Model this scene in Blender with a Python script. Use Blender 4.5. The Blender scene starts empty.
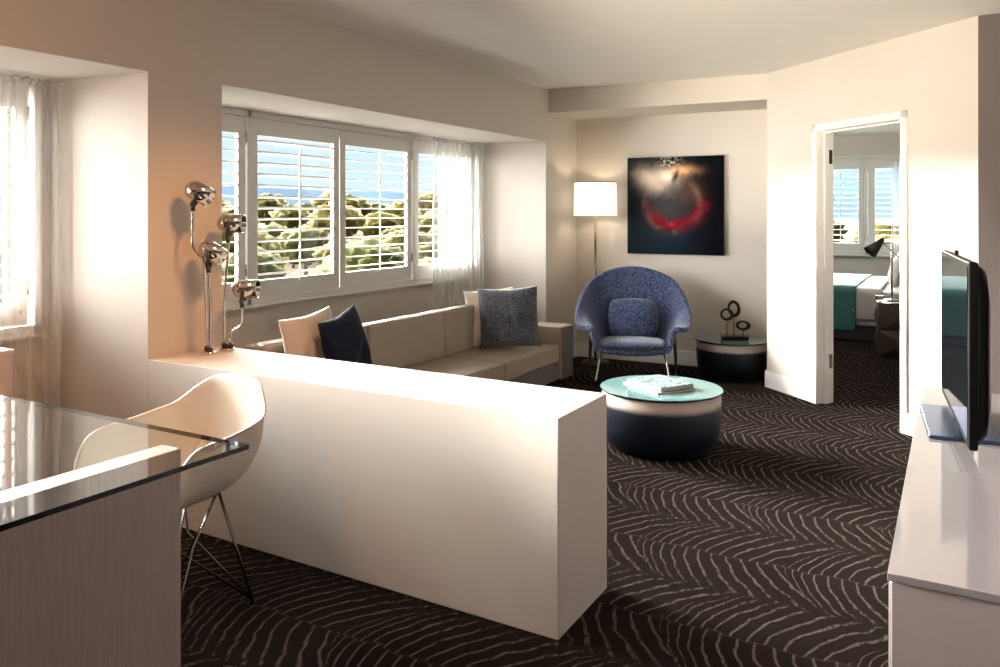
import bpy, bmesh, math, random
from mathutils import Vector, Matrix, noise as mnoise
random.seed(7)
C = bpy.context.scene.collection
PI = math.pi
R_ = math.radians

# ------------------------------------------------------------------ materials
class NT:
    """small helper for writing node trees"""
    def __init__(s, name):
        s.m = bpy.data.materials.new(name); s.m.use_nodes = True
        s.t = s.m.node_tree; s.t.nodes.clear()
        s.out = s.t.nodes.new('ShaderNodeOutputMaterial')
    def n(s, kind, **kw):
        nd = s.t.nodes.new(kind)
        for k, v in kw.items(): setattr(nd, k, v)
        return nd
    def put(s, sock, v):
        if v is None: return
        if isinstance(v, bpy.types.NodeSocket): s.t.links.new(v, sock)
        else:
            if hasattr(sock.default_value, '__len__') and not hasattr(v, '__len__'): v = (v, v, v)
            if hasattr(v, '__len__') and len(v) == 3 and len(sock.default_value) == 4: v = (*v, 1)
            sock.default_value = v
    def math(s, op, a, b=None, c=None, clamp=False):
        nd = s.n('ShaderNodeMath', operation=op, use_clamp=clamp)
        s.put(nd.inputs[0], a); s.put(nd.inputs[1], b); s.put(nd.inputs[2], c)
        return nd.outputs[0]
    def coord(s, kind='Object'):
        return s.n('ShaderNodeTexCoord').outputs[kind]
    def sep(s, v):
        nd = s.n('ShaderNodeSeparateXYZ'); s.put(nd.inputs[0], v); return nd.outputs
    def comb(s, x, y, z):
        nd = s.n('ShaderNodeCombineXYZ')
        for i, q in enumerate((x, y, z)): s.put(nd.inputs[i], q)
        return nd.outputs[0]
    def mapping(s, v, scale=(1, 1, 1), rot=(0, 0, 0), loc=(0, 0, 0)):
        nd = s.n('ShaderNodeMapping'); s.put(nd.inputs['Vector'], v)
        s.put(nd.inputs['Scale'], scale); s.put(nd.inputs['Rotation'], rot); s.put(nd.inputs['Location'], loc)
        return nd.outputs[0]
    def noise(s, v, scale, detail=2, rough=.5, dist=0):
        nd = s.n('ShaderNodeTexNoise'); s.put(nd.inputs['Vector'], v)
        nd.inputs['Scale'].default_value = scale; nd.inputs['Detail'].default_value = detail
        nd.inputs['Roughness'].default_value = rough; nd.inputs['Distortion'].default_value = dist
        return nd.outputs['Fac']
    def mix(s, fac, a, b):
        nd = s.n('ShaderNodeMix', data_type='RGBA'); s.put(nd.inputs[0], fac); s.put(nd.inputs[6], a); s.put(nd.inputs[7], b)
        return nd.outputs[2]
    def ramp(s, fac, stops):
        nd = s.n('ShaderNodeValToRGB'); s.put(nd.inputs[0], fac)
        el = nd.color_ramp.elements
        while len(el) < len(stops): el.new(.5)
        for e, (p, c) in zip(el, stops): e.position = p; e.color = (*c, 1)
        return nd.outputs[0]
    def smooth(s, v, lo, hi):
        nd = s.n('ShaderNodeMapRange', interpolation_type='SMOOTHSTEP'); s.put(nd.inputs[0], v)
        s.put(nd.inputs[1], lo); s.put(nd.inputs[2], hi); return nd.outputs[0]
    def bump(s, h, strength=.3, dist=.01):
        nd = s.n('ShaderNodeBump'); nd.inputs['Strength'].default_value = strength; nd.inputs['Distance'].default_value = dist
        s.put(nd.inputs['Height'], h); return nd.outputs[0]
    def bsdf(s, color, rough=.5, metal=0, spec=.5, normal=None, coat=0, sheen=0, emit=None, estr=0):
        nd = s.n('ShaderNodeBsdfPrincipled')
        s.put(nd.inputs['Base Color'], color); s.put(nd.inputs['Roughness'], rough); s.put(nd.inputs['Metallic'], metal)
        s.put(nd.inputs['Specular IOR Level'], spec); s.put(nd.inputs['Coat Weight'], coat); s.put(nd.inputs['Sheen Weight'], sheen)
        nd.inputs['Coat Roughness'].default_value = .05
        if normal is not None: s.put(nd.inputs['Normal'], normal)
        if emit is not None: s.put(nd.inputs['Emission Color'], emit); nd.inputs['Emission Strength'].default_value = estr
        return nd.outputs[0]
    def done(s, sh):
        s.t.links.new(sh, s.out.inputs[0]); return s.m

def plain(name, col, rough=.5, metal=0, spec=.5, nscale=0, namt=.06, bump=0, bscale=200, coat=0, sheen=0, stretch=(1, 1, 1)):
    t = NT(name); c = t.coord()
    c = t.mapping(c, stretch)
    colr = col
    if nscale:
        f = t.noise(c, nscale, 3)
        colr = t.mix(f, tuple(q * (1 - namt) for q in col), tuple(min(1, q * (1 + namt)) for q in col))
    nm = t.bump(t.noise(c, bscale, 2), bump, .002) if bump else None
    return t.done(t.bsdf(colr, rough, metal, spec, nm, coat, sheen))

M = {}
M['wall'] = plain('wall_paper', (.60, .56, .51), .85, spec=.2, nscale=60, namt=.03, bump=.12, bscale=160, stretch=(1, 1, 5))
M['wall_shaded'] = plain('shaded_wall_paper', (.125, .106, .10), .85, spec=.2, nscale=60, namt=.03, bump=.12, bscale=160, stretch=(1, 1, 5))  # wall paper darkened in colour for shade, cutting bounce onto the divider end
M['ceil'] = plain('ceiling_paint', (.84, .82, .78), .9, spec=.2, nscale=4, namt=.02)
M['trim'] = plain('white_trim', (.84, .83, .80), .35, nscale=3, namt=.02)
M['shutter'] = plain('shutter_white', (.64, .64, .61), .4, nscale=5, namt=.02)
M['pony'] = plain('divider_paint', (.60, .56, .515), .5, spec=.35, nscale=8, namt=.02)
M['chrome'] = plain('chrome', (.62, .57, .52), .07, metal=1, nscale=30, namt=.02)
M['steel'] = plain('brushed_steel', (.55, .54, .53), .25, metal=1, nscale=40, namt=.05)
M['dark_metal'] = plain('dark_metal', (.045, .04, .04), .35, metal=.6, nscale=30, namt=.1)
M['wire'] = plain('chair_wire', (.16, .15, .145), .25, metal=1, nscale=30, namt=.1)
M['black'] = plain('black_plastic', (.005, .005, .0055), .35, spec=.06, nscale=30, namt=.1)
M['shell'] = plain('white_shell', (.82, .77, .68), .32, nscale=4, namt=.02, spec=.4)
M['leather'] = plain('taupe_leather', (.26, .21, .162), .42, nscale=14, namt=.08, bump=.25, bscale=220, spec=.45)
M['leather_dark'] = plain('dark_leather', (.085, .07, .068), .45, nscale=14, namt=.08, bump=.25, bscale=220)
M['cream_cloth'] = plain('cream_satin', (.62, .53, .44), .45, nscale=9, namt=.08, bump=.15, bscale=300, sheen=.3)
M['navy_velvet'] = plain('navy_velvet', (.003, .0065, .015), .7, nscale=9, namt=.25, bump=.2, bscale=300, spec=.1)
M['gloss_white'] = plain('white_lacquer', (.29, .265, .275), .04, nscale=2, namt=.01, spec=1, coat=1)
M['matte_white'] = plain('lacquer_front', (.36, .315, .31), .4, nscale=30, namt=.02)
M['darkwood'] = plain('dark_wood', (.045, .028, .022), .28, nscale=20, namt=.3, stretch=(1, 1, 8))
M['bed_white'] = plain('white_linen', (.80, .79, .80), .8, nscale=12, namt=.04, bump=.3, bscale=14)
M['bed_base'] = plain('bed_base_dark', (.03, .027, .03), .7, nscale=20, namt=.2)
M['paper'] = plain('magazine_paper', (.48, .43, .42), .6, nscale=5, namt=.05, stretch=(1, 1, 60))
M['bulb'] = None
def mat_wood():
    t = NT('whitewashed_wood'); c = t.mapping(t.coord(), (22, 22, 1.2))
    f = t.noise(c, 5, 4, .6)
    col = t.ramp(f, [(.3, (.50, .405, .385)), (.55, (.575, .475, .45)), (.75, (.62, .52, .495))])
    return t.done(t.bsdf(col, .45, 0, .4, t.bump(f, .06, .003)))
M['wood'] = mat_wood()
def tweed(name, a, b, c3, scale=260):
    t = NT(name); c = t.coord()
    f = t.noise(c, scale, 1, .5); g = t.noise(c, scale * .35, 2, .6)
    col = t.ramp(t.math('ADD', t.math('MULTIPLY', f, .65), t.math('MULTIPLY', g, .35)), [(.43, a), (.5, b), (.58, c3)])
    return t.done(t.bsdf(col, .9, 0, .15, t.bump(f, .5, .003), 0, .25))
M['blue_tweed'] = tweed('blue_tweed', (.006, .011, .032), (.020, .034, .092), (.11, .14, .25), 190)
M['grey_tweed'] = tweed('grey_tweed', (.012, .0135, .019), (.030, .033, .043), (.12, .125, .145), 230)
def mat_drum(name, light, dark, navy, zl, zh):
    t = NT(name); z = t.sep(t.coord())[2]
    f = t.math('ADD', z, t.math('MULTIPLY', t.math('SUBTRACT', t.noise(t.mapping(t.coord(), (1, 1, 8)), 12, 2), .5), .012))
    k = t.smooth(f, zl, zh)
    n2 = t.noise(t.mapping(t.coord(), (1, 1, 30)), 6, 3)
    low = t.mix(n2, dark, navy)
    return t.done(t.bsdf(t.mix(k, low, light), .45, 0, .15))
M['drum'] = mat_drum('ombre_drum', (.50, .44, .39), (.002, .0025, .004), (.003, .007, .016), .255, .305)
M['drum_dark'] = mat_drum('ombre_drum_small', (.30, .28, .26), (.002, .002, .003), (.004, .006, .011), .238, .262)
M['teal_glass'] = plain('teal_glass', (.13, .245, .245), .06, spec=.7, coat=.5, nscale=60, namt=.04)
M['glass_edge'] = plain('dark_glass_edge', (.003, .006, .008), .2, spec=.15)
def mat_glass(name, ior, tint=(1, 1, 1)):
    t = NT(name)
    fr = t.n('ShaderNodeFresnel'); fr.inputs[0].default_value = ior
    tr = t.n('ShaderNodeBsdfTransparent'); t.put(tr.inputs[0], tint)
    gl = t.n('ShaderNodeBsdfGlossy'); gl.inputs['Roughness'].default_value = .0
    bf = t.n('ShaderNodeNewGeometry').outputs['Backfacing']
    mx = t.n('ShaderNodeMixShader'); t.put(mx.inputs[0], t.math('MULTIPLY', fr.outputs[0], t.math('SUBTRACT', 1, bf))); t.t.links.new(tr.outputs[0], mx.inputs[1]); t.t.links.new(gl.outputs[0], mx.inputs[2])
    return t.done(mx.outputs[0])
M['glass'] = mat_glass('window_glass', 1.25)
M['desk_glass'] = mat_glass('desk_glass', 1.85, (.90, .94, .94))
def mat_sheer(name, col, tr_amt):
    t = NT(name)
    w = t.noise(t.mapping(t.coord(), (1, 1, .05)), 90, 2)
    tr = t.n('ShaderNodeBsdfTransparent')
    df = t.n('ShaderNodeBsdfDiffuse'); t.put(df.inputs[0], col)
    tl = t.n('ShaderNodeBsdfTranslucent'); t.put(tl.inputs[0], col)
    m1 = t.n('ShaderNodeMixShader'); m1.inputs[0].default_value = .03
    t.t.links.new(df.outputs[0], m1.inputs[1]); t.t.links.new(tl.outputs[0], m1.inputs[2])
    m2 = t.n('ShaderNodeMixShader'); t.put(m2.inputs[0], t.math('ADD', 1 - tr_amt - .1, t.math('MULTIPLY', w, .2)))
    t.t.links.new(tr.outputs[0], m2.inputs[1]); t.t.links.new(m1.outputs[0], m2.inputs[2])
    return t.done(m2.outputs[0])
M['sheer'] = mat_sheer('sheer_voile', (.74, .745, .74), .66)
def mat_shade():
    t = NT('lamp_shade_cloth')
    return t.done(t.bsdf((.85, .82, .75), .8, emit=(1, .86, .68), estr=1.15))
M['shade'] = mat_shade()
def mat_emit(name, col, s):
    t = NT(name); return t.done(t.bsdf((.9, .9, .9), .4, emit=col, estr=s))
M['bulb'] = mat_emit('warm_bulb', (1, .78, .5), 12)

def mat_opal():
    t = NT('opal_glass'); tr = t.n('ShaderNodeBsdfTransparent'); d = t.n('ShaderNodeBsdfTranslucent'); e = t.n('ShaderNodeEmission'); e.inputs[0].default_value = (1, .85, .65, 1); e.inputs[1].default_value = 1
    a = t.n('ShaderNodeAddShader'); m = t.n('ShaderNodeMixShader'); m.inputs[0].default_value = .25
    t.t.links.new(d.outputs[0], a.inputs[0]); t.t.links.new(e.outputs[0], a.inputs[1]); t.t.links.new(tr.outputs[0], m.inputs[1]); t.t.links.new(a.outputs[0], m.inputs[2])
    return t.done(m.outputs[0])
M['opal'] = mat_opal()
def mat_carpet():
    t = NT('leaf_carpet'); x, y, z = t.sep(t.coord())
    wob = t.noise(t.coord(), 7, 2)
    px, py = .585, .607
    yw = t.math('ADD', y, t.math('MULTIPLY', t.math('SUBTRACT', t.noise(t.coord(), 11, 2), .5), .07))
    yy = t.math('DIVIDE', t.math('SUBTRACT', yw, 2.61 - py / 2), py)
    row = t.math('FLOOR', yy)
    w = t.math('SUBTRACT', t.math('FRACT', yy), .5)                 # -.5 .. .5 across the leaf
    odd = t.math('FLOORED_MODULO', row, 2)
    aw = t.math('ABSOLUTE', w)
    # ribs leave the spine and bend back along it
    bend = t.math('MULTIPLY', t.math('POWER', aw, 1.5), .95)
    xx = t.math('DIVIDE', t.math('SUBTRACT', x, -.864), px)
    xo = t.math('ADD', t.math('SUBTRACT', xx, t.math('MULTIPLY', odd, .5)), t.math('MULTIPLY', t.math('SUBTRACT', wob, .5), .05))
    lx = t.math('SUBTRACT', xo, bend)
    u = t.math('FRACT', lx)
    side = t.math('GREATER_THAN', w, 0)
    ph = t.math('ADD', t.math('MULTIPLY', t.math('POWER', u, .75), 12), t.math('MULTIPLY', side, .5))
    ph = t.math('ADD', ph, t.math('MULTIPLY', t.math('SUBTRACT', u, .75), t.math('MULTIPLY', aw, -5.0)))
    fr = t.math('ABSOLUTE', t.math('SUBTRACT', t.math('FRACT', ph), .5))
    width = t.math('ADD', .06, t.math('MULTIPLY', aw, .14))
    line = t.math('SUBTRACT', 1, t.smooth(fr, t.math('SUBTRACT', width, .05), t.math('ADD', width, .05)))
    spine = t.math('SUBTRACT', 1, t.smooth(aw, .004, .012))
    fib = t.noise(t.coord(), 330, 2, .7)
    fib2 = t.noise(t.mapping(t.coord(), (1, .35, 1)), 60, 3, .7)
    mask = t.math('MAXIMUM', line, t.math('MULTIPLY', spine, .2))
    mask = t.math('MULTIPLY', mask, t.smooth(t.math('SUBTRACT', t.math('ADD', fib2, t.math('MULTIPLY', fib, .4)), t.math('MULTIPLY', t.math('POWER', aw, 2), .75)), .44, .72))
    base = t.mix(fib, (.006, .0043, .004), (.019, .0145, .0132))
    lite = t.mix(fib, (.040, .030, .026), (.125, .10, .09))
    col = t.mix(mask, base, lite)
    return t.done(t.bsdf(col, 1, 0, 0, t.bump(t.math('ADD', fib, t.math('MULTIPLY', mask, .4)), .5, .004)))
M['carpet'] = mat_carpet()

def mat_painting():
    t = NT('abstract_painting'); X, Y, Z = t.sep(t.coord())
    # local canvas coordinates 0..1
    u = t.math('ADD', t.math('DIVIDE', X, .873), .5); v = t.math('DIVIDE', Z, .88)
    nz = t.noise(t.coord(), 5, 4, .6, 1.2)
    dn = t.math('MULTIPLY', t.math('SUBTRACT', nz, .5), .12)
    def gauss(cx, cy, sx, sy, k=0.0):
        dx = t.math('SUBTRACT', u, cx); dy = t.math('SUBTRACT', v, cy)
        dx2 = t.math('ADD', dx, t.math('MULTIPLY', dy, k))
        q = t.math('ADD', t.math('POWER', t.math('ABSOLUTE', t.math('DIVIDE', t.math('ADD', dx2, dn), sx)), 2), t.math('POWER', t.math('ABSOLUTE', t.math('DIVIDE', t.math('SUBTRACT', dy, dn), sy)), 2))
        return t.math('EXPONENT', t.math('MULTIPLY', q, -1))
    def ring(cx, cy, r, wd, ay=1.0):
        dx = t.math('SUBTRACT', u, cx); dy = t.math('DIVIDE', t.math('SUBTRACT', v, cy), ay)
        d = t.math('SQRT', t.math('ADD', t.math('MULTIPLY', dx, dx), t.math('MULTIPLY', dy, dy)))
        q = t.math('DIVIDE', t.math('ADD', t.math('SUBTRACT', d, r), t.math('MULTIPLY', dn, .75)), wd)
        return t.math('EXPONENT', t.math('MULTIPLY', t.math('MULTIPLY', q, q), -1))
    col = t.mix(u, (.009, .013, .018), (.0035, .0035, .0055))
    col = t.mix(t.math('MULTIPLY', gauss(.40, .12, .30, .22), .6), col, (.010, .022, .038))
    col = t.mix(t.math('MULTIPLY', gauss(.42, .52, .22, .24), .8), col, (.060, .064, .068))
    col = t.mix(t.math('MULTIPLY', gauss(.40, .60, .09, .08), .9), col, (.018, .016, .035))
    col = t.mix(t.math('MULTIPLY', gauss(.64, .62, .13, .12), .6), col, (.10, .055, .035))
    rg = t.math('MULTIPLY', ring(.48, .52, .285, .035), t.math('MULTIPLY', t.smooth(nz, .38, .62), .6))
    col = t.mix(rg, col, (.20, .11, .075))
    red = t.math('MULTIPLY', ring(.49, .62, .32, .06, .98), t.smooth(v, .66, .40))
    red = t.math('MULTIPLY', red, t.math('MULTIPLY', t.smooth(u, .12, .30), t.math('ADD', .35, t.math('MULTIPLY', .65, t.smooth(t.noise(t.coord(), 13, 4, .7, .8), .38, .60)))))
    col = t.mix(red, col, (.19, .006, .014))
    col = t.mix(t.math('MULTIPLY', gauss(.46, .32, .035, .022), .9), col, (.55, .012, .03))
    col = t.mix(t.math('MULTIPLY', gauss(.28, .76, .15, .11, .35), .95), col, (.80, .64, .52))
    col = t.mix(t.math('MULTIPLY', gauss(.45, .95, .11, .06), t.math('MULTIPLY', t.smooth(t.noise(t.coord(), 38, 3), .42, .62), .9)), col, (.62, .55, .47))
    col = t.mix(gauss(.53, .85, .15, .045, -.2), col, (1, .56, .27))
    col = t.mix(gauss(.42, .80, .095, .07, .6), col, (1, .92, .78))
    col = t.mix(t.math('MULTIPLY', gauss(.52, .79, .028, .085, -.35), .95), col, (.035, .014, .010))
    return t.done(t.bsdf(col, .9, 0, 0))
M['painting'] = mat_painting()
def mat_teal():
    t = NT('teal_throw'); c = t.coord(); z = t.sep(c)[2]
    v = t.n('ShaderNodeTexVoronoi'); v.inputs['Scale'].default_value = 14; t.put(v.inputs['Vector'], c)
    dots = t.math('MULTIPLY', t.smooth(v.outputs['Distance'], .16, .08), t.smooth(z, .45, .25))
    col = t.mix(dots, t.mix(t.noise(c, 8, 3), (.025, .14, .135), (.05, .20, .19)), (.75, .85, .80))
    return t.done(t.bsdf(col, .8))
M['teal'] = mat_teal()
def mat_cover():
    t = NT('magazine_cover'); c = t.coord()
    f = t.noise(c, 28, 3, .6, .6)
    col = t.ramp(f, [(.38, (.02, .05, .06)), (.44, (.20, .30, .29)), (.5, (.34, .37, .36)), (.56, (.06, .16, .18)), (.63, (.36, .38, .37))])
    return t.done(t.bsdf(col, .2, 0, .5))
M['cover'] = mat_cover()
def mat_leaf():
    t = NT('tree_foliage'); c = t.coord()
    f = t.noise(c, 13, 5, .8)
    oi = t.n('ShaderNodeObjectInfo').outputs['Random']
    a = t.mix(oi, (.035, .028, .003), (.018, .022, .004)); b = t.mix(oi, (.074, .056, .003), (.036, .042, .005))
    col = t.mix(t.smooth(f, .38, .62), a, b)
    return t.done(t.bsdf(col, .9, 0, .1, t.bump(f, .5, .08)))
M['leaf'] = mat_leaf()
M['bronze'] = plain('window_frame_bronze', (.10, .055, .035), .5, nscale=10, namt=.1)
M['bark'] = plain('bark', (.10, .07, .05), .9, nscale=10, namt=.3)
M['hill'] = plain('hazy_hill', (.018, .029, .041), 1, spec=0, nscale=.02, namt=.25)  # blue-grey of distance haze put into the hill colour
M['dryland'] = plain('dry_ground', (.09, .075, .05), 1, spec=0, nscale=.4, namt=.3)
M['house'] = plain('house_white', (.25, .23, .21), .8, nscale=1, namt=.05)
M['tile_roof'] = plain('house_roof', (.06, .045, .04), .8, nscale=3, namt=.15)
M['tv_screen'] = plain('tv_screen', (.012, .014, .018), .03, spec=.9, coat=1)
M['tv_base'] = plain('tv_base_metal', (.10, .16, .30), .22, metal=.9, nscale=80, namt=.2, stretch=(1, 12, 1))

# ------------------------------------------------------------------ geometry helpers
def tag(o, label=None, cat=None, group=None, kind=None):
    if label: o['label'] = label
    if cat: o['category'] = cat
    if group: o['group'] = group
    if kind: o['kind'] = kind
    return o
def thing(name, label, cat, loc=(0, 0, 0), rz=0, group=None):
    o = bpy.data.objects.new(name, None); C.objects.link(o)
    o.location = loc; o.rotation_euler = (0, 0, rz); o.empty_display_size = .1
    return tag(o, label, cat, group)
def obj(name, bm, mat, parent=None, smooth=False, bevel=0, seg=2, sub=0, solid=0, solid_off=0, loc=None, rot=None):
    bmesh.ops.recalc_face_normals(bm, faces=bm.faces[:])
    me = bpy.data.meshes.new(name); bm.to_mesh(me); bm.free()
    o = bpy.data.objects.new(name, me); C.objects.link(o)
    for m in (mat if isinstance(mat, (list, tuple)) else [mat]): me.materials.append(m)
    if parent: o.parent = parent
    if loc: o.location = loc
    if rot: o.rotation_euler = rot
    if smooth or bevel:
        for p in me.polygons: p.use_smooth = True
    if solid:
        s = o.modifiers.new('solid', 'SOLIDIFY'); s.thickness = solid; s.offset = solid_off
    if bevel:
        b = o.modifiers.new('bevel', 'BEVEL'); b.width = bevel; b.segments = seg; b.limit_method = 'ANGLE'; b.harden_normals = True
    if sub:
        s = o.modifiers.new('sub', 'SUBSURF'); s.levels = sub; s.render_levels = sub
    return o
def struct(name, bm, mat, bevel=0, parent=None):
    o = obj(name, bm, mat, parent, bevel=bevel)
    if not parent: o['kind'] = 'structure'
    return o
def NB(): return bmesh.new()
def box(bm, x0, x1, y0, y1, z0, z1):
    vs = [bm.verts.new((x, y, z)) for z in (z0, z1) for (x, y) in ((x0, y0), (x1, y0), (x1, y1), (x0, y1))]
    for f in ((0, 3, 2, 1), (4, 5, 6, 7), (0, 1, 5, 4), (1, 2, 6, 5), (2, 3, 7, 6), (3, 0, 4, 7)): bm.faces.new([vs[i] for i in f])
    return bm
def prism(bm, pts, z0, z1):
    lo = [bm.verts.new((x, y, z0)) for x, y in pts]; hi = [bm.verts.new((x, y, z1)) for x, y in pts]
    n = len(pts)
    bm.faces.new(lo[::-1]); bm.faces.new(hi)
    for i in range(n): bm.faces.new((lo[i], lo[(i + 1) % n], hi[(i + 1) % n], hi[i]))
    return bm
def tube(bm, pts, r, seg=10, closed=False):
    pts = [Vector(p) for p in pts]; rings = []; n = len(pts)
    up = None
    for i, p in enumerate(pts):
        if closed: d = pts[(i + 1) % n] - pts[i - 1]
        else: d = pts[min(i + 1, n - 1)] - pts[max(i - 1, 0)]
        d.normalize()
        if up is None: up = Vector((0, 0, 1)) if abs(d.z) < .9 else Vector((1, 0, 0))
        a = up - d * up.dot(d)
        if a.length < 1e-4: a = d.orthogonal()
        a.normalize(); up = a; b = d.cross(a)
        rr = r[i] if isinstance(r, (list, tuple)) else r
        rings.append([bm.verts.new(p + (a * math.cos(t) + b * math.sin(t)) * rr) for t in [2 * PI * k / seg for k in range(seg)]])
    for i in range(n if closed else n - 1):
        A, B = rings[i], rings[(i + 1) % n]
        for k in range(seg): bm.faces.new((A[k], A[(k + 1) % seg], B[(k + 1) % seg], B[k]))
    if not closed: bm.faces.new(rings[0][::-1]); bm.faces.new(rings[-1])
    return bm
def lathe(bm, prof, seg=48, M4=None, cap=True):
    rings = []
    for r, z in prof:
        ring = []
        for k in range(seg):
            a = 2 * PI * k / seg; v = Vector((r * math.cos(a), r * math.sin(a), z))
            ring.append(bm.verts.new(M4 @ v if M4 else v))
        rings.append(ring)
    for A, B in zip(rings, rings[1:]):
        for k in range(seg): bm.faces.new((A[k], A[(k + 1) % seg], B[(k + 1) % seg], B[k]))
    if cap: bm.faces.new(rings[0][::-1]); bm.faces.new(rings[-1])
    return bm
def aim(p, d):
    """matrix at p whose local z points along d"""
    d = Vector(d).normalized(); q = d.to_track_quat('Z', 'Y')
    return Matrix.Translation(Vector(p)) @ q.to_matrix().to_4x4()
def smooth_path(pts, n=6):
    P = [Vector(p) for p in pts]; P = [P[0]] + P + [P[-1]]; out = []
    for i in range(1, len(P) - 2):
        for k in range(n):
            t = k / n
            out.append(.5 * ((2 * P[i]) + (P[i + 1] - P[i - 1]) * t + (2 * P[i - 1] - 5 * P[i] + 4 * P[i + 1] - P[i + 2]) * t * t + (3 * P[i] - P[i - 1] - 3 * P[i + 1] + P[i + 2]) * t ** 3))
    out.append(P[-2]); return out
def grid_faces(bm, rows, close=False):
    for A, B in zip(rows, rows[1:]):
        n = len(A)
        for k in range(n if close else n - 1): bm.faces.new((A[k], A[(k + 1) % n], B[(k + 1) % n], B[k]))

H = 2.466                       # ceiling height
WX = -3.15                      # plane of the window wall
GX = -3.83                      # back of the window bays
A_ = Vector((-1.286, 6.515)); B_ = Vector((.116, 5.200))
ed = (B_ - A_).normalized(); en = Vector((-ed.y, ed.x))     # along the angled wall, into the bedroom
def on(s, k=0): p = A_ + ed * s + en * k; return (p.x, p.y)

# ------------------------------------------------------------------ the setting
b = NB(); box(b, -4.7, 2.7, -2.7, 12.4, -.12, 0); struct('floor', b, M['carpet'])
b = NB(); box(b, -4.7, 2.7, -2.7, 12.4, H, H + .15); struct('ceiling', b, M['ceil'])
# window wall: header band, piers, and the wall under and beside the windows
b = NB()
box(b, -3.97, WX, -2.7, 7.3, 2.0, H)
prism(b, [(WX, 2.345), (WX, 2.763), (GX, 2.763), (-3.97, 2.763), (-3.97, 2.31), (GX, 2.31)], 0, 2.0)
prism(b, [(WX, 6.368), (WX, 7.3), (-3.97, 7.3), (-3.97, 6.25), (GX, 6.25)], 0, 2.0)
box(b, -3.97, WX, -2.7, -.6, 0, 2.0)
for y0, y1 in ((2.763, 6.25), (-.6, 2.31)):
    box(b, -3.97, GX, y0, y1, 0, .80)
    box(b, -3.97, GX, y0, y1, 1.975, 2.0)
box(b, -3.97, GX, 6.12, 6.25, .80, 1.975)
box(b, -3.97, GX, 2.20, 2.31, .80, 1.975)
struct('wall_left', b, M['wall'])
# back wall with its soffit
b = NB(); prism(b, [(-3.16, 7.03), (-1.28, 7.13), (-1.28, 7.30), (-3.16, 7.30)], 0, H); struct('wall_back', b, M['wall'])
b = NB(); prism(b, [(-3.15, 6.42), (-1.286, 6.515), (-1.286, 7.14), (-3.15, 7.04)], 2.262, H); struct('trim_1', b, M['wall'])
b = NB(); prism(b, [(-1.286, 6.517), on(0, .16), (-1.166, 7.30), (-1.286, 7.30)], 0, H); struct('wall_return', b, M['wall'])
# angled wall with the bedroom doorway
b = NB()
def seg_wall(b, s0, s1, z0, z1, k0=0, k1=.12): prism(b, [on(s0, k0), on(s1, k0), on(s1, k1), on(s0, k1)], z0, z1)
seg_wall(b, 0, .579, 0, H); seg_wall(b, 1.380, 1.922, 0, H); seg_wall(b, .579, 1.380, 1.965, H)
struct('wall_angled', b, M['wall'])
b = NB()
for s0, s1 in ((.575, .594), (1.365, 1.384)): seg_wall(b, s0, s1, 0, 1.97, -.004, .124)
seg_wall(b, .575, 1.384, 1.95, 1.97, -.004, .124)
for k0, k1 in ((-.016, 0), (.12, .136)):
    seg_wall(b, .545, .592, 0, 2.0, k0, k1); seg_wall(b, 1.368, 1.417, 0, 2.0, k0, k1); seg_wall(b, .545, 1.417, 1.952, 2.0, k0, k1)
d1 = struct('door_1', b, M['trim'], bevel=.003)
b = NB()
seg_wall(b, .594, .606, 0, 1.95, .05, .085); seg_wall(b, 1.353, 1.365, 0, 1.95, .05, .085); seg_wall(b, .594, 1.365, 1.938, 1.95, .05, .085)
obj('door_stop', b, M['trim'], d1)
for z in (.25, 1.72):
    b = NB(); seg_wall(b, .5935, .597, z, z + .1, .09, .122); obj('hinge', b, M['dark_metal'], d1)
b = NB(); prism(b, [(B_.x - .004, B_.y), (.62, 5.165), (.62, 5.33), (B_.x + .02, 5.33)], 0, H); struct('wall_corner', b, M['wall_shaded'])
b = NB(); box(b, .50, .62, 1.2, 5.3, 0, H); box(b, .50, 2.6, 1.2, 1.32, 0, H); struct('wall_right', b, M['wall_shaded'])
b = NB(); box(b, 2.6, 2.7, -2.7, 1.3, 0, H); struct('wall_dining', b, M['wall_shaded'])
b = NB(); box(b, -3.97, 2.7, -2.7, -2.6, 0, H); struct('wall_rear', b, M['wall_shaded'])
# bedroom shell
b = NB()
box(b, -4.6, -2.30, 12.2, 12.32, 0, H); box(b, -.42, -.1, 12.2, 12.32, 0, H)
box(b, -2.30, -.42, 12.2, 12.32, 0, .82); box(b, -2.30, -.42, 12.2, 12.32, 2.12, H)
struct('wall_bedroom_back', b, M['wall'])
b = NB(); box(b, -.22, -.1, 5.85, 12.3, 0, H); struct('wall_bedroom_right', b, M['wall'])
b = NB(); box(b, -4.7, -4.6, 7.2, 12.32, 0, H); box(b, -4.7, -3.1, 7.2, 7.3, 0, H); struct('wall_bedroom_left', b, M['wall'])
# baseboards
b = NB(); prism(b, [(-3.15, 7.032), (-3.15, 7.016), (-1.287, 7.115), (-1.287, 7.131)], 0, .13); struct('baseboard_back', b, M['trim'], bevel=.004)
b = NB(); seg_wall(b, -.012, .545, 0, .13, -.014, 0); prism(b, [(-1.3, 6.515), (-1.286, 6.515), (-1.286, 7.11), (-1.3, 7.11)], 0, .13)
struct('baseboard_angled', b, M['trim'], bevel=.004)
b = NB(); seg_wall(b, 1.417, 1.922, 0, .13, -.014, 0); struct('baseboard_corner', b, M['trim'], bevel=.004)
b = NB(); box(b, -3.15, -3.136, 6.368, 7.03, 0, .13); struct('baseboard_left', b, M['trim'], bevel=.004)
b = NB(); box(b, .486, .5, 1.2, 5.17, 0, .13); struct('baseboard_right', b, M['trim'], bevel=.004)
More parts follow.
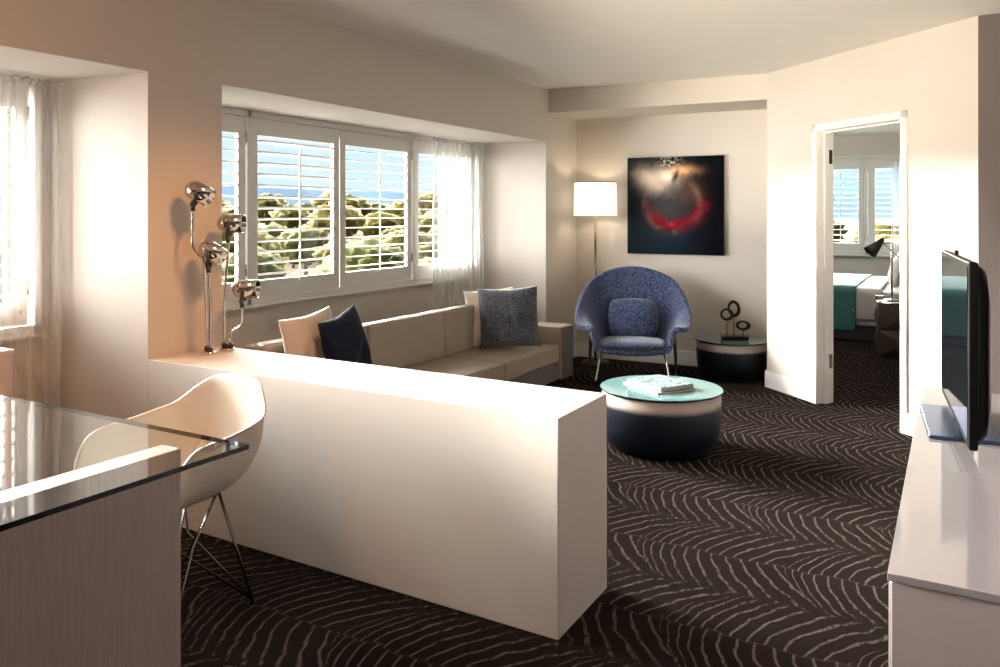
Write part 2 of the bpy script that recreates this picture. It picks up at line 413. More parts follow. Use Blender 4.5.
# low dividing wall growing out of the pier
PY = [(WX, 2.345), (-1.10, 2.311), (-1.10, 2.724), (WX, 2.757)]
b = NB(); prism(b, PY, 0, .708); struct('wall_divider', b, M['pony'], bevel=.003)

# windows: outer frame with glass in each bay, and sill
def window(name, y0, y1, z0, z1, splits, axis='x', X0=-3.95, X1=-3.915):
    b = NB()
    def bx(a0, a1, p0, p1, zz0, zz1):
        if axis == 'x': box(b, a0, a1, p0, p1, zz0, zz1)
        else: box(b, p0, p1, a0, a1, zz0, zz1)
    bx(X0, X1, y0, y0 + .05, z0, z1); bx(X0, X1, y1 - .05, y1, z0, z1)
    bx(X0, X1, y0, y1, z0, z0 + .05); bx(X0, X1, y0, y1, z1 - .05, z1)
    for s in splits: bx(X0, X1, s - .025, s + .025, z0, z1)
    w = struct(name, b, M['bronze'])
    b = NB(); xm = (X0 + X1) / 2
    def pane(a0, a1):
        if axis == 'x': vs = [(xm, a0, z0 + .05), (xm, a1, z0 + .05), (xm, a1, z1 - .05), (xm, a0, z1 - .05)]
        else: vs = [(a0, xm, z0 + .05), (a1, xm, z0 + .05), (a1, xm, z1 - .05), (a0, xm, z1 - .05)]
        b.faces.new([b.verts.new(v) for v in vs])
    e = [y0 + .05] + [q for s in splits for q in (s - .025, s + .025)] + [y1 - .05]
    for i in range(0, len(e), 2): pane(e[i], e[i + 1])
    obj('window_pane', b, M['glass'], w)
    return w
window('window_1', 2.765, 6.12, .80, 1.975, [3.64, 4.555, 5.48])
window('window_2', -.6, 2.20, .80, 1.975, [.35, 1.28])
window('window_3', -2.30, -.42, .82, 2.12, [-1.067], 'y', 12.26, 12.30)
# shutter frames standing proud of the bay walls
def shutter_frame(name, y0, y1, z0, z1, posts, pw=.032):
    b = NB()
    box(b, -3.832, -3.775, y0, y1, z0, z0 + .045); box(b, -3.832, -3.775, y0, y1, z1 - .04, z1)
    box(b, -3.832, -3.765, y0, y1, z0 - .012, z0 + .002)
    box(b, -3.832, -3.775, y0, y0 + .03, z0, z1); box(b, -3.832, -3.775, y1 - .03, y1, z0, z1)
    for p in posts: box(b, -3.832, -3.775, p - pw / 2, p + pw / 2, z0, z1)
    return struct(name, b, M['shutter'], bevel=.003)
shutter_frame('trim_2', 2.765, 6.14, .795, 1.998, [3.526, 5.254])
shutter_frame('trim_3', -.6, 2.232, .79, 1.998, [.35, 1.28])
b = NB()
for x0, x1 in ((-2.32, -2.28), (-.44, -.40), (-1.084, -1.050)): box(b, x0, x1, 12.14, 12.2, .80, 2.14)
box(b, -2.32, -.40, 12.14, 12.2, 2.10, 2.14); box(b, -2.32, -.40, 12.14, 12.2, .80, .845); box(b, -2.37, -.36, 12.09, 12.2, 2.14, 2.165); box(b, -2.37, -.36, 12.12, 12.2, .775, .80)
struct('trim_4', b, M['shutter'], bevel=.003)

# ------------------------------------------------------------------ plantation shutters
def shutter(label, w, z0, z1, lz0, lz1, nl, tilt, stile=.062, hinge=0, rodside=0):
    """local: panel along +x from 0..w, room side at -y, standing on z=0"""
    t = thing('plantation_shutter', label, 'shutter', group=None)
    h = z1 - z0; a, c = lz0 - z0, lz1 - z0
    b = NB(); T = .014
    box(b, .002, stile, -T, T, 0, h); box(b, w - stile, w - .002, -T, T, 0, h); box(b, stile, w - stile, -T, T, 0, a); box(b, stile, w - stile, -T, T, c, h)
    obj('panel_frame', b, M['shutter'], t, bevel=.003)
    b = NB(); step = (c - a) / nl; hd = .027
    for i in range(nl):
        zc = a + step * (i + .5)
        m = Matrix.Translation((0, 0, zc)) @ Matrix.Rotation(tilt, 4, 'X')
        prof = [(-hd, 0), (-hd * .6, .0034), (0, .0044), (hd * .6, .0034), (hd, 0), (hd * .6, -.0034), (0, -.0044), (-hd * .6, -.0034)]
        lo = [b.verts.new(m @ Vector((stile + .002, y, z))) for y, z in prof]; hi = [b.verts.new(m @ Vector((w - stile - .002, y, z))) for y, z in prof]
        b.faces.new(lo); b.faces.new(hi[::-1])
        for k in range(8): b.faces.new((lo[k], lo[(k + 1) % 8], hi[(k + 1) % 8], hi[k]))
    obj('louvers', b, M['shutter'], t, smooth=True)
    b = NB(); xr = w / 2 + rodside
    box(b, xr - .006, xr + .006, -hd - .012, -hd - .003, a - .03, c - .05)
    obj('tilt_rod', b, M['shutter'], t, bevel=.002)
    for hz in (.14, h - .16):
        b = NB(); hx = .0 if hinge <= 0 else w
        tube(b, [(hx, -T - .004, hz), (hx, -T - .004, hz + .07)], .006, 8); obj('hinge', b, M['steel'], t, smooth=True)
    return t
# in the bay behind the sofa (room side faces +X, so local x runs along -Y .. rotate +90 deg: x -> +Y, -y -> +X)
def put_x(t, y, z): t.location = (-3.803, y, z); t.rotation_euler = (0, 0, PI / 2)
zb, zt, la, lb = .84, 1.957, .945, 1.852
put_x(shutter('white shutter panel behind the chrome lamps, left end of the sofa bay', .712, zb, zt, la, lb, 13, R_(-8), hinge=1), 2.797, zb)
put_x(shutter('white shutter panel with tilted louvers, left of the two central panels over the sofa', .828, zb, zt, la, lb, 13, R_(-17), hinge=-1), 3.543, zb)
put_x(shutter('white shutter panel with flat louvers, right of the two central panels over the sofa', .864, zb, zt, la, lb, 13, R_(-1), hinge=1), 4.373, zb)
put_x(shutter('white shutter panel half covered by the sheer curtain, right end of the sofa bay', .836, zb, zt, la, lb, 13, R_(-1), hinge=-1), 5.272, zb)
put_x(shutter('white shutter panel behind the sheer curtain left of the desk', .88, zb, zt, la, lb, 13, R_(-2), hinge=1), 1.298, zb)
put_x(shutter('white shutter panel beside the desk, middle of the left bay', .89, zb, zt, la, lb, 13, R_(-62), hinge=-1), .369, zb)  # louvers of this unseen panel closed to hold sun off the divider
put_x(shutter('white shutter panel beside the desk, nearest end of the left bay', .89, zb, zt, la, lb, 13, R_(-62), hinge=-1), -.56, zb)  # closed out of view likewise, blocking sun on the divider front
def put_y(t, x, z): t.location = (x, 12.166, z)
put_y(shutter('white bedroom shutter panel left of the window post, seen through the doorway', 1.185, .845, 2.10, .955, 1.99, 14, R_(-1), .085, hinge=1, rodside=.28), -2.27, .845)
put_y(shutter('white bedroom shutter panel right of the window post, above the reading lamp', .604, .845, 2.10, .955, 1.99, 14, R_(-1), .09, hinge=-1), -1.049, .845)

# ------------------------------------------------------------------ sheer curtains
def curtain(label, P0, P1, z0, z1, folds, amp, frill=True, mat='sheer', seed=1):
    P0, P1 = Vector(P0), Vector(P1); d = P1 - P0; L = d.length; d.normalize(); nrm = Vector((-d.y, d.x))
    rnd = random.Random(seed); n = folds * 10; rows = []; b = NB()
    ph = [rnd.uniform(-.6, .6) for _ in range(folds + 2)]
    zs = [z0 + (z1 - z0) * k / 16 for k in range(17)]
    for k, z in enumerate(zs):
        f = k / 16; row = []
        for i in range(n + 1):
            u = i / n; q = u * folds
            off = amp * (.55 + .45 * (1 - f)) * math.sin(2 * PI * q + ph[int(q)] * .4) + .3 * amp * math.sin(2 * PI * q * .37 + seed)
            if f > .97: off *= .6
            p = P0 + d * (u * L + .006 * math.sin(7 * f + q * 3)) + nrm * off
            row.append(b.verts.new((p.x, p.y, z)))
        rows.append(row)
    grid_faces(b, rows)
    o = obj('sheer_curtain', b, M[mat], None, smooth=True)
    tag(o, label, 'curtain')
    b = NB(); pts = []
    for i in range(n + 1):
        u = i / n; p = P0 + d * u * L + nrm * (amp * .4 * math.sin(2 * PI * u * folds * 1.7)); pts.append((p.x, p.y, z1 - .012 + .01 * math.sin(u * folds * 9)))
    tube(b, pts, .010, 6); obj('gathered_heading', b, M[mat], o, smooth=True)
    return o
curtain('white sheer curtain at the right end of the window behind the sofa', (-3.70, 5.42), (-3.70, 6.20), .05, 1.985, 11, .030, seed=3)
curtain('narrow white sheer curtain bunched behind the chrome lamps', (-3.70, 2.79), (-3.70, 2.90), .05, 1.985, 3, .025, seed=5)
curtain('white sheer curtain in the window bay left of the desk', (-3.70, 1.70), (-3.70, 2.285), .03, 1.985, 8, .028, seed=8)
curtain('white sheer curtain beside the bedroom window, seen past the reading lamp', (-.74, 12.03), (-.36, 12.03), .1, 2.09, 6, .03, seed=9)

# ------------------------------------------------------------------ glass desk
t = thing('desk', 'glass topped desk on pale whitewashed wooden slab legs', 'desk', (-2.24, .75, 0))
b = NB(); x0, x1, y0, y1 = -2.821 + 2.24, -1.650 + 2.24, -.75, .79
box(b, x0, x1, y0, y1, .728, .741)
o = obj('glass_top', b, [M['desk_glass'], M['glass_edge']], t)
for p in o.data.polygons: p.material_index = 0 if abs(p.normal.z) > .5 else 1
o['label'] = 'clear glass top with dark polished edges'
for xa, xb in ((.332, .408), (-.54, -.464)):
    b = NB(); box(b, xa, xb, -.70, .717, 0, .722); obj('slab_leg', b, M['wood'], t, bevel=.002)
for xa in (-.50,):
    for yy in (-.6, .0, .6):
        b = NB(); lathe(b, [(.014, .722), (.014, .7281)], 16, Matrix.Translation((xa, yy, 0))); obj('glass_pad', b, M['steel'], t, smooth=True)
# low cabinet behind the desk
t = thing('cabinet', 'low whitewashed wooden cabinet beside the left window, behind the desk', 'cabinet', (-3.38, 1.60, 0))
b = NB(); box(b, -.22, .0, -.45, .28, .05, .78); obj('body', b, M['wood'], t, bevel=.002)
b = NB(); box(b, -.225, .004, -.455, .285, .78, .802); obj('top', b, M['wood'], t, bevel=.002)
b = NB(); box(b, -.2, -.02, -.43, .26, 0, .05); obj('plinth', b, M['black'], t)

# ------------------------------------------------------------------ moulded shell armchair at the desk
def bowl(rim, cen, n=2.7, rows=18, cols=72, lip=.0):
    """closed rim control points (x,y,z) -> bowl surface from the centre point out to the rim"""
    P = [Vector(p) for p in rim]; m = len(P); ring = []
    per = cols // m
    for i in range(m):
        p0, p1, p2, p3 = P[i - 1], P[i], P[(i + 1) % m], P[(i + 2) % m]
        for k in range(per):
            s = k / per
            ring.append(.5 * (2 * p1 + (p2 - p0) * s + (2 * p0 - 5 * p1 + 4 * p2 - p3) * s * s + (3 * p1 - p0 - 3 * p2 + p3) * s ** 3))
    b = NB(); c = Vector(cen); vc = b.verts.new(c); R = []
    for j in range(1, rows + 1):
        th = j / rows * PI / 2
        a = math.sin(th) ** (2 / n); z = 1 - math.cos(th) ** (2 / n) if j < rows else 1
        row = []
        for q in ring:
            p = Vector((c.x + (q.x - c.x) * a, c.y + (q.y - c.y) * a, c.z + (q.z - c.z) * z))
            row.append(b.verts.new(p))
        R.append(row)
    if lip:
        row = []
        for q in ring:
            o_ = Vector((q.x - c.x, q.y - c.y, 0)).normalized() * lip
            row.append(b.verts.new(q + o_ + Vector((0, 0, -lip * .15))))
        R.append(row)
    for k in range(len(ring)): b.faces.new((vc, R[0][k], R[0][(k + 1) % len(ring)]))
    grid_faces(b, R, True)
    return b
t = thing('shell_armchair', 'white moulded shell armchair on dark wire legs between desk and low wall', 'chair', (-2.31, 1.84, 0), R_(3))
half = [(.15, -.24, .412), (.222, -.235, .435), (.252, -.215, .53), (.264, -.155, .615), (.268, -.03, .630), (.262, .08, .640), (.238, .175, .660), (.180, .225, .715)]
rim = [(0, -.245, .410)] + half + [(0, .265, .765)] + [(-x, y, z) for x, y, z in half[::-1]]
rim = [(x * .89, y, z) for x, y, z in rim]
rim.insert(9, (.10, .258, .752)); rim.insert(11, (-.10, .258, .752))
o = obj('shell', bowl(rim, (0, -.02, .385), 2.5, 18, len(rim) * 5, .012), M['shell'], t, smooth=True, solid=.007, sub=1)
feet = [(.185, .155), (-.185, .155), (.185, -.20), (-.185, -.20)]
mounts = [(.085, .10), (-.085, .10), (.085, -.12), (-.085, -.12)]
node = [(0, .05, .20), (0, -.07, .20)]
for (fx, fy), (mx, my) in zip(feet, mounts):
    b = NB()
    tube(b, [(fx, fy, .012), (mx, my, .388)], .0055, 8)
    tube(b, [(fx * .985, fy * .985, .018), (-fx * .12, my * .6, .245), (-mx * .95, my * .9, .385)], .0042, 8)
    tube(b, [(fx * .985, fy * .985, .018), (fx * .2, -fy * .15, .215), (mx * .8, -my * .9, .386)], .0042, 8)
    lg = obj('leg', b, M['wire'], t, smooth=True)
    b = NB(); lathe(b, [(.012, 0), (.013, .006), (.008, .014)], 12, Matrix.Translation((fx, fy, 0))); obj('glide', b, M['black'], lg, smooth=True)
b = NB(); tube(b, [(.085, .10, .387), (-.085, .10, .387), (-.085, -.12, .387), (.085, -.12, .387)], .005, 8, True); obj('seat_mount', b, M['wire'], t, smooth=True)

# ------------------------------------------------------------------ chrome lamps on the low wall
def spot_lamp(label, loc, arms):
    t = thing('chrome_table_lamp', label, 'lamp', loc)
    b = NB(); lathe(b, [(.036, 0), (.036, .008), (.03, .012), (.012, .016)], 32); obj('base', b, M['chrome'], t, smooth=True)
    for path, head, hd in arms:
        b = NB(); x, y, _ = path[0]
        tube(b, smooth_path(path, 5), .0065, 10); st = obj('stem', b, M['chrome'], t, smooth=True)
        b = NB(); lathe(b, [(.014, .010), (.014, .032), (.008, .036)], 16, Matrix.Translation((x, y, 0))); obj('socket', b, M['dark_metal'], st, smooth=True)
        hv = Vector(hd).normalized(); m = aim(head, hv)
        b = NB(); r = .045
        prof = [(.004, -.064), (.018, -.062), (.031, -.053), (.041, -.038), (r, -.018), (r, .060), (r - .003, .060), (r - .004, -.015), (.028, -.042)]
        lathe(b, prof, 32, m, cap=False)
        hh = obj('lamp_head', b, M['chrome'], t, smooth=True)
        b = NB(); lathe(b, [(.006, -.045), (.016, -.03), (.024, .0), (.026, .02), (.018, .034), (.004, .04)], 24, m); obj('bulb', b, M['lampglass'], hh, smooth=True)
        # yoke: two cheeks and the clamp below the head
        b = NB(); side = hv.cross(Vector((0, 0, 1))).normalized(); end = Vector(path[-1])
        for s in (-1, 1):
            p = Vector(head) + side * s * (r + .004)
            tube(b, [end + Vector((0, 0, -.004)), end + side * s * .018 + Vector((0, 0, .01)), p + Vector((0, 0, -.03)), p + Vector((0, 0, .012))], [.011, .010, .009, .009], 8)
        tube(b, [end + Vector((0, 0, -.022)), end + Vector((0, 0, .004))], .011, 10)
        obj('yoke', b, M['dark_metal'], hh, smooth=True)
    return t
M['lampglass'] = mat_emit('spot_bulb', (1, .75, .45), 2.5)
def L(u, v, d0, base):            # point in the lamp's own space from a measured direction and depth
    th = R_(29.6); k = (u - 500) / 801; lat = k * d0
    return (lat * math.cos(th) - d0 * math.sin(th) - base[0], lat * math.sin(th) + d0 * math.cos(th) - base[1], 1.36 - (v - 214) * d0 / 801 - base[2])
B1 = (-3.025, 2.575, .708); B2 = (-3.03, 2.690, .708)
spot_lamp('chrome spot lamp with the highest head, left of the pair on the low wall', B1, [
    ([(-.012, .004, .012), L(206, 300, 3.72, B1), L(203.5, 262, 3.70, B1), L(199, 255, 3.69, B1), L(193, 246, 3.68, B1), L(192.2, 232, 3.68, B1), L(193, 206, 3.68, B1)], L(199, 192.5, 3.68, B1), (.80, .46, -.50)),
    ([(.014, -.006, .012), L(210, 310, 3.74, B1), L(208.5, 268, 3.74, B1)], L(212, 252, 3.74, B1), (.78, .42, -.58))])
spot_lamp('chrome spot lamp with the lowest head, right of the pair on the low wall', B2, [
    ([(-.014, -.004, .012), L(224.5, 310, 3.83, B2), L(225.5, 280, 3.83, B2), L(227.5, 262, 3.84, B2), L(228, 238, 3.84, B2)], L(231, 223.5, 3.84, B2), (.85, .50, -.06)),
    ([(.016, .006, .012), L(230.5, 335, 3.85, B2), L(233, 331, 3.85, B2), L(240.5, 326, 3.86, B2), L(241.6, 318, 3.86, B2), L(242, 303, 3.86, B2)], L(245.5, 289, 3.86, B2), (.85, .50, .02))])

# ------------------------------------------------------------------ sofa
t = thing('sofa', 'long taupe leather sofa with piped cushions under the window', 'sofa', (-3.1, 4.495, 0))
ox, oy = -3.1, 4.495
def sb(x0, x1, y0, y1, z0, z1): b = NB(); box(b, x0 - ox, x1 - ox, y0 - oy, y1 - oy, z0, z1); return b
obj('base_frame', sb(-3.34, -2.74, 3.11, 5.74, .05, .185), M['leather'], t, bevel=.008)
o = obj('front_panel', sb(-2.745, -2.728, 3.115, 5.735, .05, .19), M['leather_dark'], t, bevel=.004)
obj('back_frame', sb(-3.37, -3.29, 3.105, 5.745, .05, .648), M['leather'], t, bevel=.012)
CW = (5.742 - 3.107) / 3
for i in range(3):
    ya = 3.107 + CW * i; yb = ya + CW
    c = obj('seat_cushion', sb(-3.30, -2.72, ya + .002, yb - .002, .187, .325), M['leather'], t, bevel=.022, seg=4)
    b = NB(); z = .318
    tube(b, [(-2.724 - ox, ya + .01 - oy, z), (-2.724 - ox, yb - .01 - oy, z)], .005, 8); obj('piping', b, M['leather'], c, smooth=True)
    c = obj('back_cushion', sb(-3.31, -3.215, ya + .002, yb - .002, .315, .662), M['leather'], t, bevel=.025, seg=4)
    b = NB(); tube(b, [(-3.224 - ox, ya + .02 - oy, .653), (-3.224 - ox, yb - .02 - oy, .653)], .005, 8); obj('piping', b, M['leather'], c, smooth=True)
for y0, y1 in ((2.90, 3.105), (5.745, 5.95)):
    a = obj('arm', sb(-3.37, -2.70, y0, y1, .05, .468), M['leather'], t, bevel=.014, seg=3)
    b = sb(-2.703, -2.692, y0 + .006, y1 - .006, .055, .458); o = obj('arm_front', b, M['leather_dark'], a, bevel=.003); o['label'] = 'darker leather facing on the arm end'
for x in (-3.3, -2.78):
    for y in (3.0, 5.85):
        b = NB(); lathe(b, [(.02, 0), (.025, .055)], 16, Matrix.Translation((x - ox, y - oy, 0))); obj('foot', b, M['black'], t, smooth=True)

# ------------------------------------------------------------------ cushions
def pillow(label, loc, w, h, th, nrm, roll, mat, lean=0, seed=1, group=None):
    rnd = random.Random(seed); n = 22; b = NB(); F, K = [], []
    for j in range(n + 1):
        ra, rb = [], []
        for i in range(n + 1):
            u, v = -1 + 2 * i / n, -1 + 2 * j / n
            e = max(0, (1 - abs(u) ** 2.2)) ** .55 * max(0, (1 - abs(v) ** 2.2)) ** .55
            x = w / 2 * u * (1 - .065 * (1 - abs(v) ** 1.5)) ; z = h / 2 * v * (1 - .05 * (1 - abs(u) ** 1.5))
            nz = .020 * mnoise.noise(Vector((u * 1.7 + seed, v * 1.7, seed))) + .013 * mnoise.noise(Vector((u * 5 + seed, v * 3, 0)))
            y = (th / 2 + nz) * e
            z -= .008 * (1 - abs(u)) * (1 if v > 0 else 0)
            va = b.verts.new((x, -y, z)); ra.append(va)
            rb.append(va if i in (0, n) or j in (0, n) else b.verts.new((x, y + nz * e, z)))
        F.append(ra); K.append(rb)
    grid_faces(b, F); grid_faces(b, [r[::-1] for r in K])
    nv = Vector((nrm[0], nrm[1], 0)).normalized()
    rz = math.atan2(nv.x, -nv.y)
    m = Matrix.Rotation(rz, 4, 'Z') @ Matrix.Rotation(-lean, 4, 'X') @ Matrix.Rotation(roll, 4, 'Y')
    bmesh.ops.transform(b, matrix=m, verts=b.verts[:])
    lowest = min(v.co.z for v in b.verts)
    o = obj('throw_pillow', b, M[mat], None, smooth=True, sub=1)
    o.location = (loc[0], loc[1], loc[2] - lowest)
    tag(o, label, 'cushion', group)
    # piped seam
    sb_ = NB(); pts = []
    for i in range(n + 1): pts.append((i, 0))
    edge = [F[0][i] for i in range(0)]
    return o
pillow('cream satin cushion left of the navy one on the sofa', (-3.09, 3.345, .322), .42, .49, .14, (1, .0), R_(-5), 'cream_cloth', R_(10), 2)
pillow('dark navy velvet cushion overlapping the left cream one on the sofa', (-2.955, 3.475, .322), .40, .475, .15, (.97, .12), R_(-10), 'navy_velvet', R_(12), 5)
pillow('cream satin cushion tucked behind the blue grey tweed one', (-3.135, 5.385, .322), .42, .45, .09, (.72, -.70), R_(-4), 'cream_cloth', R_(8), 3)
pillow('blue grey tweed cushion at the right end of the sofa', (-2.975, 5.375, .322), .48, .48, .13, (.50, -.87), R_(-3), 'grey_tweed', R_(13), 4)

# ------------------------------------------------------------------ womb style lounge chair
t = thing('lounge_chair', 'blue tweed lounge chair with wide wings by the back wall', 'armchair', (-2.33, 6.33, 0), R_(20.4))
def curve(ctrl, n):
    """symmetric control points from the right front end round the back to the left front end"""
    full = ctrl + [(-x, y, z) for x, y, z in ctrl[:-1][::-1]]
    out = smooth_path(full, n); return out
c0 = curve([(.275, -.33, .275), (.295, -.12, .27), (.285, .08, .275), (.19, .22, .285), (0, .26, .29)], 6)
c1 = curve([(.295, -.32, .35), (.325, -.12, .36), (.335, .10, .40), (.24, .29, .46), (0, .335, .48)], 6)
c2 = curve([(.305, -.30, .425), (.36, -.13, .455), (.40, .10, .53), (.30, .34, .65), (0, .39, .68)], 6)
c3 = curve([(.325, -.285, .455), (.455, -.17, .440), (.458, .06, .600), (.325, .33, .815), (0, .41, .905)], 6)
b = NB(); rows = []
for f in [i / 10 for i in range(11)]:
    row = []
    for p0, p1, p2, p3 in zip(c0, c1, c2, c3):
        q = f * 3
        # blend through the four curves
        if q <= 1: a, b2, c_, d_ = p0, p0, p1, p2; s = q
        elif q <= 2: a, b2, c_, d_ = p0, p1, p2, p3; s = q - 1
        else: a, b2, c_, d_ = p1, p2, p3, p3; s = q - 2
        v = .5 * (2 * b2 + (c_ - a) * s + (2 * a - 5 * b2 + 4 * c_ - d_) * s * s + (3 * b2 - a - 3 * c_ + d_) * s ** 3)
        row.append(b.verts.new(v))
    rows.append(row)
grid_faces(b, rows)
# seat pan closing the bottom
nb = len(rows[0]); mid = nb // 2
pan = [[rows[0][k] for k in range(mid + 1)], [rows[0][nb - 1 - k] for k in range(mid + 1)]]
inner = []
for f in (.25, .5, .75):
    row = []
    for k in range(mid): row.append(b.verts.new(rows[0][k].co.lerp(rows[0][nb - 1 - k].co, f) + Vector((0, -.02 * math.sin(PI * f) * (1 if k == 0 else 0), -.02 * math.sin(PI * f)))))
    row.append(rows[0][mid]); inner.append(row)
allr = [pan[0]] + inner + [pan[1]]
for Ar, Br in zip(allr, allr[1:]):
    for k in range(mid):
        vs = [Ar[k], Ar[k + 1], Br[k + 1], Br[k]]; u_ = []
        for v in vs:
            if v not in u_: u_.append(v)
        if len(u_) > 2: b.faces.new(u_)
obj('shell', b, M['blue_tweed'], t, smooth=True, solid=.045, solid_off=0, sub=2)
def puff(w, d, h, r=.06, n=20, pw=3.0):
    b = NB(); T, Bt = [], []
    for j in range(n + 1):
        ra, rb = [], []
        for i in range(n + 1):
            u, v = -1 + 2 * i / n, -1 + 2 * j / n
            # squircle mapping for rounded corners
            k = (1 - .16 * u * u * v * v)
            x, y = w / 2 * u * k, d / 2 * v * k
            e = (max(0, 1 - abs(u) ** pw) * max(0, 1 - abs(v) ** pw)) ** .45
            a = b.verts.new((x, y, h / 2 * e)); ra.append(a)
            rb.append(a if i in (0, n) or j in (0, n) else b.verts.new((x, y, -h / 2 * e)))
        T.append(ra); Bt.append(rb)
    grid_faces(b, T); grid_faces(b, [r[::-1] for r in Bt]); return b
obj('seat_cushion', puff(.575, .56, .10), M['blue_tweed'], t, smooth=True, sub=1, loc=(0, -.10, .300), rot=(R_(-3), 0, 0))
obj('back_cushion', puff(.43, .36, .14), M['blue_tweed'], t, smooth=True, sub=1, loc=(0.005, .155, .475), rot=(R_(72), 0, 0))
for s in (-1, 1):
    b = NB(); tube(b, smooth_path([(s * .235, -.20, .262), (s * .26, -.26, .20), (s * .295, -.345, .008)], 4), .0085, 10); tube(b, [(s * .235, -.20, .262), (s * .235, .12, .262)], .0085, 10)
    o = obj('leg', b, M['chrome'], t, smooth=True); o['label'] = 'chrome front leg'
    b = NB(); tube(b, smooth_path([(s * .335, -.02, .36), (s * .345, .10, .26), (s * .37, .31, .008)], 4), .0085, 10)
    obj('leg', b, M['chrome'], t, smooth=True)
    b = NB(); tube(b, smooth_path([(s * .345, -.10, .37), (s * .350, -.09, .20), (s * .345, -.085, .008)], 4), .0085, 10)
    o = obj('leg', b, M['dark_metal'], t, smooth=True); o['label'] = 'dark side leg'

# ------------------------------------------------------------------ drum tables
def drum(name, label, cat, loc, r, h, mat, tp=.012):
    t = thing(name, label, cat, loc)
    b = NB(); k = r - .012
    lathe(b, [(k * .72, 0), (k * .80, .010), (k * .90, .045), (k * .965, .09), (k * .99, .15), (k, .21), (k, h - tp - .012), (k - .004, h - tp - .004), (k - .012, h - tp)], 72)
    obj('drum_body', b, mat, t, smooth=True)
    b = NB(); lathe(b, [(r - .004, h - tp), (r, h - tp + .003), (r, h - .003), (r - .003, h)], 96)
    o = obj('glass_top', b, [M['teal_glass'], M['glass_edge']], t)
    for p in o.data.polygons: p.material_index = 0 if p.normal.z > .9 else 1; p.use_smooth = False
    o['label'] = 'pale teal glass top with a dark edge'
    return t
drum('coffee_table', 'large navy ombre drum coffee table with teal glass top holding magazines', 'coffee table', (-1.49, 4.52, 0), .352, .352, M['drum'])
drum('side_table', 'small dark drum side table in the corner under the ring sculpture', 'side table', (-1.612, 6.74, 0), .300, .322, M['drum_dark'])
# magazines
def magazine(label, loc, w, d, h, rz, mats):
    t = thing('magazine', label, 'magazine', loc, rz, 'magazines on the coffee table')
    b = NB(); box(b, -w / 2 + .003, w / 2 - .002, -d / 2 + .002, d / 2 - .002, .0005, h - .0006); obj('pages', b, M['paper'], t)
    b = NB(); box(b, -w / 2, w / 2, -d / 2, d / 2, h - .0006, h); box(b, -w / 2, w / 2, -d / 2, d / 2, 0, .0005); box(b, -w / 2 - .0006, -w / 2 + .001, -d / 2, d / 2, 0, h); obj('cover', b, mats, t)
    return t
z = .352
magazine('bottom magazine of the stack on the coffee table, sticking out at both ends', (-1.505, 4.525, z), .335, .27, .010, R_(-34), M['cover']); z += .0101
magazine('middle magazine of the stack on the coffee table', (-1.505, 4.535, z), .315, .245, .012, R_(-31), M['cover']); z += .0121
magazine('top magazine of the stack with white and teal cover on the coffee table', (-1.50, 4.53, z), .31, .245, .011, R_(-32), M['cover'])

# ring sculpture
t = thing('ring_sculpture', 'black sculpture of three rings on rods, standing on the small side table', 'sculpture', (-1.575, 6.68, .322), R_(26))
b = NB(); box(b, -.108, .108, -.03, .03, 0, .032); obj('base', b, M['black'], t, bevel=.002)
for cx, cz, rx, rz, tl, hr, off in ((-.066, .212, .054, .050, .25, .66, -.012), (-.004, .258, .050, .070, -.15, .62, .010), (.068, .122, .058, .040, .05, .60, 0)):
    b = NB(); tube(b, [(cx, off, .029), (cx, off, cz - rz + .004)], .0035, 8); obj('rod', b, M['black'], t, smooth=True)
    b = NB(); n = 40; rings = []
    for i in range(n):
        a = 2 * PI * i / n
        # eccentric hole: wider at one side
        o_ = Vector((rx * math.cos(a), 0, rz * math.sin(a))); q = Vector((rx * hr * math.cos(a) - .004, 0, rz * hr * math.sin(a) + .002))
        m = Matrix.Rotation(tl, 4, 'Y')
        rings.append([b.verts.new(m @ (v + Vector((0, y, 0))) + Vector((cx, off, cz))) for v, y in ((o_, -.011), (o_, .011), (q, .011), (q, -.011))])
    for i in range(n):
        A, B = rings[i], rings[(i + 1) % n]
        for k in range(4): b.faces.new((A[k], A[(k + 1) % 4], B[(k + 1) % 4], B[k]))
    obj('ring', b, M['black'], t, bevel=.003)

# ------------------------------------------------------------------ floor lamp
LX, LY = -2.856, 6.79
t = thing('floor_lamp', 'floor lamp with white drum shade lit in the corner behind the blue chair', 'lamp', (LX, LY, 0))
b = NB(); lathe(b, [(.13, 0), (.13, .012), (.12, .018), (.02, .024)], 48); obj('base', b, M['dark_metal'], t, smooth=True)
b = NB(); tube(b, [(0, 0, .02), (0, 0, 1.50)], .010, 14); o = obj('pole', b, M['wire'], t, smooth=True)
b = NB(); lathe(b, [(.196, 1.345), (.190, 1.645)], 64, cap=False); sh = obj('lamp_shade', b, M['shade'], t, smooth=True, solid=.003)
b = NB(); tube(b, [(.190 * math.cos(a), .190 * math.sin(a), 1.647) for a in [2 * PI * k / 64 for k in range(64)]], .004, 8, True); obj('shade_rim', b, M['dark_metal'], sh, smooth=True)
b = NB()
for k in range(3): a = 2 * PI * k / 3; tube(b, [(0, 0, 1.498), (.189 * math.cos(a), .189 * math.sin(a), 1.63)], .003, 6)
obj('shade_spider', b, M['dark_metal'], sh, smooth=True)
b = NB(); lathe(b, [(.012, 1.50), (.03, 1.54), (.03, 1.56), (.014, 1.59)], 24); obj('bulb', b, M['bulb'], t, smooth=True)

